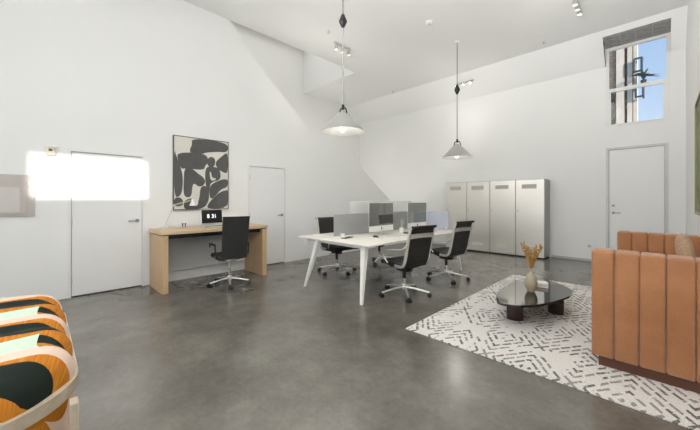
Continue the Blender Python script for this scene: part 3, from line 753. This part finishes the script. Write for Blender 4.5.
sprinkler((-4.71, 4.10, ZC), 'ceiling sprinkler left of the near pendant cord')
sprinkler((-5.91+.0, 7.806, ZC), 'ceiling sprinkler between the two pendants')
sprinkler((-1.77, 7.62, ZC), 'ceiling sprinkler left of the high window')
r = thing('smoke_detector', 'round white smoke detector on the ceiling between the pendants', 'detector', (-3.13, 5.27, ZC))
bm = BM(); lathe(bm, [(0, 0), (.07, 0), (.068, -.025), (.05, -.04), (0, -.042)], 28); obj('housing', bm, M['white'], r)
bm = BM(); lathe(bm, [(0, -.04), (.02, -.042), (.02, -.048), (0, -.05)], 16); obj('sensor', bm, M['greyframe'], r)

# ------------------------------------------------------------------ rug, coffee table and what stands on it
RH = .010
bm = BM(); box(bm, -1.89, .31, 2.71, 6.04, .0005, RH, .003, 1)
tag(obj('rug', bm, M['rug']), 'cream rug with broken grey diamond strokes under the coffee table', 'rug')
TH = .27
out = [(-1.25,3.48), (-1.15,3.42), (-.99,3.52), (-.853,3.75), (-.775,4.0), (-.725,4.30), (-.79,4.58), (-1.08,4.86), (-1.28,4.86), (-1.37,4.45), (-1.36,3.85)]
cxm = sum(p[0] for p in out)/len(out); cym = sum(p[1] for p in out)/len(out)
r = thing('coffee_table', 'low black glass coffee table with rounded triangular top on the rug', 'coffee table', (cxm, cym, RH))
pl = [(p.x-cxm, p.y-cym) for p in smooth_path([(a_, b_, 0) for a_, b_ in out], 6, True)]
bm = BM(); prism(bm, pl, TH-RH-.022, TH-RH, 'z', .006, 2); obj('tabletop', bm, M['sheen'], r, angle=50)
for px_, py_, ang in ((-1.16, 3.78, .4), (-.88, 4.32, -.2), (-1.15, 4.60, .9)):
    bm = BM(); c, s = math.cos(ang), math.sin(ang)
    el = [(px_-cxm + c*.085*math.cos(t) - s*.055*math.sin(t), py_-cym + s*.085*math.cos(t) + c*.055*math.sin(t)) for t in [2*PI*k/24 for k in range(24)]]
    prism(bm, el, 0, TH-RH-.022, 'z', .004, 1); obj('leg', bm, M['walnut'], r, angle=50)
VX, VY = -1.085, 4.107
r = thing('vase', 'egg shaped beige stoneware vase on the black coffee table', 'vase', (VX, VY, TH))
bm = BM(); lathe(bm, [(0, 0), (.032, 0), (.052, .03), (.066, .075), (.067, .115), (.055, .165), (.034, .205), (.017, .222), (.015, .232), (.010, .230), (.010, .20), (0, .19)], 32); obj('body', bm, M['ceramic'], r)
r = thing('dried_grass', 'bunch of golden dried grass plumes in the beige vase', 'dried grass', (VX, VY, TH+.195))
for k in range(17):
    a_ = k*2.39996; sp_ = .02+.105*math.sqrt((k+.5)/17); hh = .36-.10*random.random(); c, s = math.cos(a_), math.sin(a_)
    pts = smooth_path([(0, 0, 0), (c*.004, s*.004, .06), (c*sp_*.45, s*sp_*.45, hh*.55), (c*sp_, s*sp_, hh)], 5)
    bm = BM(); tube(bm, pts, .0022, 6)
    for i in range(7, len(pts)):
        for j in range(5):
            p = pts[i]; a2 = random.random()*6.28; L_ = .018+.014*random.random()
            e = p + Vector((math.cos(a2)*.012, math.sin(a2)*.012, L_)); tube(bm, [p, (p+e)/2, e], [.001, .007, .001], 5)
    obj('plume', bm, M['grass'], r)
r = thing('book', 'pale hardback lying behind the vase on the coffee table', 'book', (-1.05, 4.45, TH), .25)
obj('cover', box(BM(), -.065, .065, -.095, .095, 0, .004), M['cover'], r)
obj('pages', box(BM(), -.061, .061, -.091, .091, .004, .034), M['paper'], r)
obj('cover', box(BM(), -.065, .065, -.095, .095, .034, .038), M['covertop'], r)
r = thing('notebook', 'thin pale notebook on top of the book on the coffee table', 'notebook', (-1.05, 4.455, TH+.038), .35)
obj('pages', box(BM(), -.048, .048, -.07, .07, .0005, .012), M['paper'], r); obj('cover', box(BM(), -.05, .05, -.072, .072, .012, .0145), M['white'], r)

# ------------------------------------------------------------------ sofa
AX0, CW = -.405, .1445; SY = (3.20, 5.52); AH = .942
r = thing('sofa', 'cognac brown channelled sofa against the right wall on the rug', 'sofa', (AX0, SY[0], RH)); z0 = .082
def channel(bm, x0, x1, y0, y1, z0, z1, bev, rc=.024):
    def rg(ins, z):
        r_ = max(.004, rc-ins); o_ = []
        for qx, qy, st in ((1, 1, 0), (-1, 1, PI/2), (-1, -1, PI), (1, -1, 3*PI/2)):
            ccx = (x1-ins-r_) if qx > 0 else (x0+ins+r_); ccy = (y1-ins-r_) if qy > 0 else (y0+ins+r_)
            for k in range(5):
                t = st + PI/8*k; o_.append(bm.verts.new((ccx+r_*math.cos(t), ccy+r_*math.sin(t), z)))
        return o_
    R_ = [rg(.006, z0), rg(0, z0+.008)] + [rg(bev*(1-math.cos(PI/2*k/6)), z1-bev+bev*math.sin(PI/2*k/6)) for k in range(7)]
    for a_, b_ in zip(R_, R_[1:]):
        for k in range(len(a_)): bm.faces.new((a_[k], a_[(k+1)%len(a_)], b_[(k+1)%len(a_)], b_[k]))
    bm.faces.new(R_[0][::-1]); bm.faces.new(R_[-1])
for (ya, yb) in ((0, .21), (SY[1]-SY[0]-.21, SY[1]-SY[0])):
    bm = BM()
    for k in range(5): channel(bm, k*CW+.0005, (k+1)*CW-.0005, ya, yb, z0, AH-RH-.002*k, .022, .019)
    obj('arm', bm, M['cognac'], r, angle=60)
bm = BM(); n = 12; L = SY[1]-SY[0]-.42
for k in range(n): channel(bm, 5*CW-.065, 5*CW, .21+L*k/n+.0005, .21+L*(k+1)/n-.0005, z0, .66, .025)
obj('backrest', bm, M['cognac'], r, angle=60)
for k in range(2):
    obj('seat_cushion', box(BM(), .02, 5*CW-.068, .213+L/2*k, .207+L/2*(k+1), .24, .50, .045, 4), M['cognac'], r, angle=60)
obj('seat_base', box(BM(), .03, 5*CW-.068, .211, SY[1]-SY[0]-.211, z0, .24), M['cognac'], r)
obj('plinth', box(BM(), .045, 5*CW-.01, .03, SY[1]-SY[0]-.03, 0, z0), M['plinth'], r)
def pillow(bm, w, h, t, n=16):
    f, b_ = [], []
    for i in range(n+1):
        rf, rb = [], []
        for j in range(n+1):
            u, v = 2*i/n-1, 2*j/n-1; k = (1-u**4)*(1-v**4); th = t*math.sqrt(max(0, k)); px_ = u*w*(1-.06*v*v); pz = v*h*(1-.06*u*u)
            rf.append(bm.verts.new((px_, th, pz)))
            rb.append(rf[-1] if k < 1e-9 else bm.verts.new((px_, -th, pz)))
        f.append(rf); b_.append(rb)
    for i in range(n):
        for j in range(n):
            bm.faces.new((f[i][j], f[i+1][j], f[i+1][j+1], f[i][j+1]))
            q4 = [b_[i][j], b_[i][j+1], b_[i+1][j+1], b_[i+1][j]]
            try: bm.faces.new(q4)
            except ValueError: pass
    return bm
cu = obj('cushion', pillow(BM(), .25, .25, .066), M['tan'], None, (.18, 4.45, .775), (math.radians(-9), 0, math.radians(88)), 80)
tag(cu, 'tan woven cushion leaning on the brown sofa back', 'cushion')
# picture on the right wall, only its edge is in the frame
r = thing('wall_picture', 'green picture in a gold frame on the wall above the sofa', 'picture', (XR, 4.45, 1.18))
bm = BM()
for a in ((0, .03, 0, 1.35), (1.28, 1.31, 0, 1.35), (.03, 1.28, 0, .03), (.03, 1.28, 1.32, 1.35)): box(bm, -.035, 0, *a)
obj('frame', bm, M['gold_frame'], r)
obj('canvas', box(BM(), -.02, -.002, .03, 1.28, .03, 1.32), M['green_art'], r)

# ------------------------------------------------------------------ patterned armchair at the near left
ax, ay = (-3.04, -1.535), (-1.05, .105); cxa, cya = (ax[0]+ax[1])/2, (ay[0]+ay[1])/2
hw, hd, RC = (ax[1]-ax[0])/2, (ay[1]-ay[0])/2, .30
def outline(inset, rc=RC, per=14):
    a_, b_, c = hw-inset, hd-inset, max(.02, rc-inset); o = []
    for qx, qy, st in ((1, 1, 0), (-1, 1, PI/2), (-1, -1, PI), (1, -1, 3*PI/2)):
        for k in range(per+1):
            t = st + PI/2*k/per; o.append((qx*(a_-c)+c*math.cos(t), qy*(b_-c)+c*math.sin(t), math.cos(t), math.sin(t)))
    # subdivide straights
    out = []
    for p, q_ in zip(o, o[1:]+o[:1]):
        d_ = math.hypot(p[0]-q_[0], p[1]-q_[1]); m_ = max(1, int(d_/.04))
        for j in range(m_):
            f_ = j/m_; out.append(tuple(p[i]+(q_[i]-p[i])*f_ for i in range(4)))
    return out
ZT, ZB_, RR = .735, .30, .11
r = thing('armchair', 'leaf patterned orange and black upholstered chair at the near left', 'armchair', (cxa, cya, 0))
bm = BM(); uvl = bm.loops.layers.uv.new('cloth'); data = {}
base = outline(0); n = len(base)
def bulge(x): return .022*(abs(math.cos(PI*(x+cxa+2.55)/.26))**.7) - .012
def ring(inset, z, sc=1, drop=0):
    vs = []
    for (x, y, nx, ny) in base:
        px_, py_ = (x - nx*inset)*sc, (y - ny*inset)*sc
        fade = min(1, max(0, (z-(ZT-RR))/RR)); zz = z + bulge(px_)*fade
        side = .012*math.cos(2*PI*(px_+cxa+2.55)/.26)*abs(ny)*(1-fade*.5)
        v = bm.verts.new((px_, py_+side*(1 if ny > 0 else -1), zz)); vs.append(v)
        data[v] = (px_+cxa + nx*drop, py_+cya + ny*drop)
    return vs
rings = []
for z in (ZB_, ZB_+.08, ZB_+.16, ZB_+.24, ZT-RR): rings.append(ring(0 if z > ZB_ else .02, z, 1, ZT-z-RR*.35))
for k in range(1, 8):
    t = PI/2*k/7; rings.append(ring(RR*(1-math.cos(t)), ZT-RR+RR*math.sin(t), 1, RR*(1-t/(PI/2))*.65))
for k in range(1, 14): rings.append(ring(RR, ZT, 1-k/14))
for a_, b_ in zip(rings, rings[1:]):
    for k in range(n): bm.faces.new((a_[k], a_[(k+1)%n], b_[(k+1)%n], b_[k]))
cv = bm.verts.new((0, 0, ZT+bulge(0))); data[cv] = (cxa, cya)
for k in range(n): bm.faces.new((rings[-1][k], rings[-1][(k+1)%n], cv))
bm.faces.new(rings[0][::-1])
for f_ in bm.faces:
    for lp in f_.loops: lp[uvl].uv = data[lp.vert]
obj('upholstery', bm, M['leafcloth'], r, angle=80)
def hoop(bm, inset0, inset1, z0, z1, keep=lambda x, y: True):
    A_ = []
    for (x, y, nx, ny) in base:
        A_.append([bm.verts.new((x-nx*i_, y-ny*i_, z)) for i_, z in ((inset0, z0), (inset1, z0), (inset1, z1), (inset0, z1))])
    for k in range(n):
        p, q_ = A_[k], A_[(k+1)%n]
        for j in range(4): bm.faces.new((p[j], q_[j], q_[(j+1)%4], p[(j+1)%4]))
bm = BM(); hoop(bm, .012, -.018, .555, .605); obj('wooden_band', bm, M['ash'], r, angle=60)
for x, y in ((hw-.10, hd-.01), (hw+.012, hd-.62), (-hw+.12, hd-.01), (hw-.10, -hd+.01), (-hw+.12, -hd+.01)):
    if abs(y) > hd-.05: bm = BM(); box(bm, x-.03, x+.03, y-.012 if y > 0 else y-.016, y+.016 if y > 0 else y+.012, 0, .56, .003, 1)
    else: bm = BM(); box(bm, x-.014, x+.014, y-.035, y+.035, 0, .56, .003, 1)
    obj('leg', bm, M['ash'], r)
obj('seat_rail', box(BM(), -hw+.10, hw-.02, -hd+.02, hd-.02, .24, .30), M['ash'], r)

# ------------------------------------------------------------------ outside the high window
bm = BM(); box(bm, -14, 12, YB+.4, 44, -.25, -.2); struct('ground', bm, M['ground'], 'pavement outside beyond the back wall', 'ground')
GY = 15.0
def gx(u, Y=GY):
    r_ = (u-350)/311; return Y*(r_-1)/(r_+1)
b0 = thing('building', 'cream building with brown louvres seen through the high window', 'building', (gx(641)-2.2, GY+2, -.2)); bx = b0.location.x
obj('wall', prism(BM(), [(-2.6, -2), (gx(637.3)-bx, -2), (gx(638, 20)-bx, 3), (-2.6, 3)], 0, 12), M['stucco'], b0)
for ua, ub, nm, m, dp in ((600, 607.5, 'pilaster', 'stucco', .12), (608.5, 615.5, 'louvre_panel', 'louver_pale', .05), (616.5, 624.5, 'pilaster', 'stucco', .12), (624.8, 627.2, 'louvre_panel', 'louver', .04), (627.5, 632.5, 'pilaster', 'stucco', .10), (632.6, 633.4, 'drain_pipe', 'louver', .10)):
    bm = BM(); xa, xb = gx(ua)-bx, gx(ub)-bx; box(bm, xa, xb, -2-dp, -2, .0, 11.8)
    if nm == 'louvre_panel':
        for k in range(40): box(bm, xa, xb, -2-dp-.03, -2-dp, 3.9+k*.11, 3.94+k*.11)
    obj(nm, bm, M[m], b0)
bm = BM(); box(bm, gx(611)-bx, gx(614)-bx, -2.3, -2.05, 5.15, 5.45, .03, 2); obj('wall_lantern', bm, M['black'], b0)
def balcony(u0, u1, zlo, zhi):
    xa, xb = gx(u0, GY-.4)-bx, gx(u1, GY-.4)-bx; bm = BM()
    for z in (zlo, (zlo+zhi)/2, zhi):
        if z == (zlo+zhi)/2: continue
        tube(bm, [(xa, -2.19, z), (xb, -2.19, z)], .035, 6); tube(bm, [(xb, -2.19, z), (xb, -1.9, z)], .035, 6)
    for x in (xa, xb): tube(bm, [(x, -2.19, zlo), (x, -2.19, zhi)], .035, 6)
    tube(bm, [(xa, -2.19, zlo), (xa, -2.12, zlo)], .035, 6); obj('iron_bracket', bm, M['iron'], b0)
K = (GY-.4)/math.sqrt(.5)/(1+(639-350)/311)/311
balcony(633.5, 641.5, 1.55+131*K, 1.55+144*K); balcony(635.5, 643, 1.55+105*K, 1.55+116*K)
YP = GY-.06; Kp = YP/math.sqrt(.5)/(1+(643-350)/311)/311; XP = gx(643.6, YP); ZP = 1.35+116*Kp
bm = BM(); box(bm, gx(638, YP)-bx, gx(646, YP)-bx, -2.18, -1.9, ZP+.2-.03, ZP+.2); obj('shelf', bm, M['iron'], b0)
r = thing('balcony_plant', 'spiky dark plant on the iron bracket outside the high window', 'plant', (XP, YP, ZP))
bm = BM(); lathe(bm, [(0, 0), (.06, 0), (.085, .13), (.07, .13), (.065, .11), (0, .11)], 18); obj('pot', bm, M['bark'], r)
for k in range(30):
    a_ = k*2.39996; el_ = .0+1.35*((k*.618) % 1); L_ = .36+.12*random.random(); c, s = math.cos(a_), math.sin(a_); bm = BM()
    P3 = [Vector((c*math.cos(el_)*L_*t, s*math.cos(el_)*L_*t, .14 + .12 + math.sin(el_)*L_*t - .14*t*t)) for t in [j/6 for j in range(7)]]
    P3[0].z = .12; tube(bm, P3, [.012, .022, .028, .028, .024, .016, .004], 6, flat=(1, .35)); obj('leaf', bm, M['palm'], r)

# ------------------------------------------------------------------ light
w_ = bpy.data.worlds.new('sky'); S.world = w_; w_.use_nodes = True; nt = w_.node_tree; bg = nt.nodes['Background']
tc = nt.nodes.new('ShaderNodeTexCoord'); sx = nt.nodes.new('ShaderNodeSeparateXYZ'); cr_ = nt.nodes.new('ShaderNodeValToRGB')
nt.links.new(tc.outputs['Generated'], sx.inputs[0]); nt.links.new(sx.outputs[2], cr_.inputs[0]); nt.links.new(cr_.outputs[0], bg.inputs[0])
cr_.color_ramp.elements[0].position = .0; cr_.color_ramp.elements[0].color = (*lin(214, 232, 250), 1)
cr_.color_ramp.elements[1].position = .7; cr_.color_ramp.elements[1].color = (*lin(120, 178, 240), 1)
bg.inputs[1].default_value = .95
def area(name, loc, rot, sx_, sy_, e, col):
    l_ = bpy.data.lights.new(name, 'AREA'); l_.shape = 'RECTANGLE'; l_.size = sx_; l_.size_y = sy_; l_.energy = e; l_.color = col
    o_ = bpy.data.objects.new(name, l_); C.objects.link(o_); o_.location = loc; o_.rotation_euler = rot; return o_
d1 = area('window_daylight', ((FX0+FX1)/2, YF+.02, (FZ0+FZ1)/2), (PI/2, 0, 0), FX1-FX0, FZ1-FZ0, 44, (1, .992, .970)); d1.data.spread = math.radians(115)
d2 = area('ceiling_fill_far', (-.95, YF+.25, 1.9), (math.radians(90+40), 0, 0), 2.2, 1.0, 108, (1, .992, .970)); d2.data.spread = math.radians(80)  # unseen area light added behind the camera to lift the far ceiling
d3 = area('ceiling_fill_near', (-.75, YF+.25, 1.2), (math.radians(90+64), 0, 0), 2.0, 1.0, 85, (1, .992, .970)); d3.data.spread = math.radians(110)  # second added uplight, steeper, brightens the nearer ceiling
area('stairwell_fill', ((XS+XL-T)/2, 3.4, 6.05), (0, 0, 0), 1.6, 4.6, 20, (1, .992, .970))  # area light added to brighten the stairwell, under a closed ceiling
pl_ = bpy.data.lights.new('stair_fill', 'POINT'); pl_.energy = 55; pl_.color = (1, .97, .92); pl_.shadow_soft_size = .25  # hidden point light without a fixture, added to lift the stairwell ceiling
po_ = bpy.data.objects.new('stair_fill', pl_); C.objects.link(po_); po_.location = (-7.0, 5.6, 1.5)
sl = bpy.data.lights.new('sun', 'SUN'); sl.energy = 7.0; sl.angle = math.radians(.9); sl.color = (1, .97, .92)
so = bpy.data.objects.new('sun', sl); C.objects.link(so); so.location = (5, .5, 6)
so.rotation_euler = Vector((-1, .35, -.364)).to_track_quat('-Z', 'Y').to_euler()

# ------------------------------------------------------------------ camera
cam = bpy.data.cameras.new('camera'); co = bpy.data.objects.new('camera', cam); C.objects.link(co); S.camera = co
cam.sensor_fit = 'HORIZONTAL'; cam.sensor_width = 36; cam.lens = 36*311/700; cam.shift_y = -15/700; cam.clip_start = .05
co.location = (0, 0, 1.35); co.rotation_euler = (PI/2, 0, PI/4)
vs = S.view_settings; S.display_settings.display_device = 'sRGB'; vs.view_transform = 'Standard'; vs.look = 'None'; vs.gamma = 1; vs.use_curve_mapping = False; vs.exposure = 0.04
try:
    S.cycles.use_denoising = True; S.cycles.max_bounces = 10; S.cycles.diffuse_bounces = 6; S.cycles.sample_clamp_indirect = 8
except Exception: pass
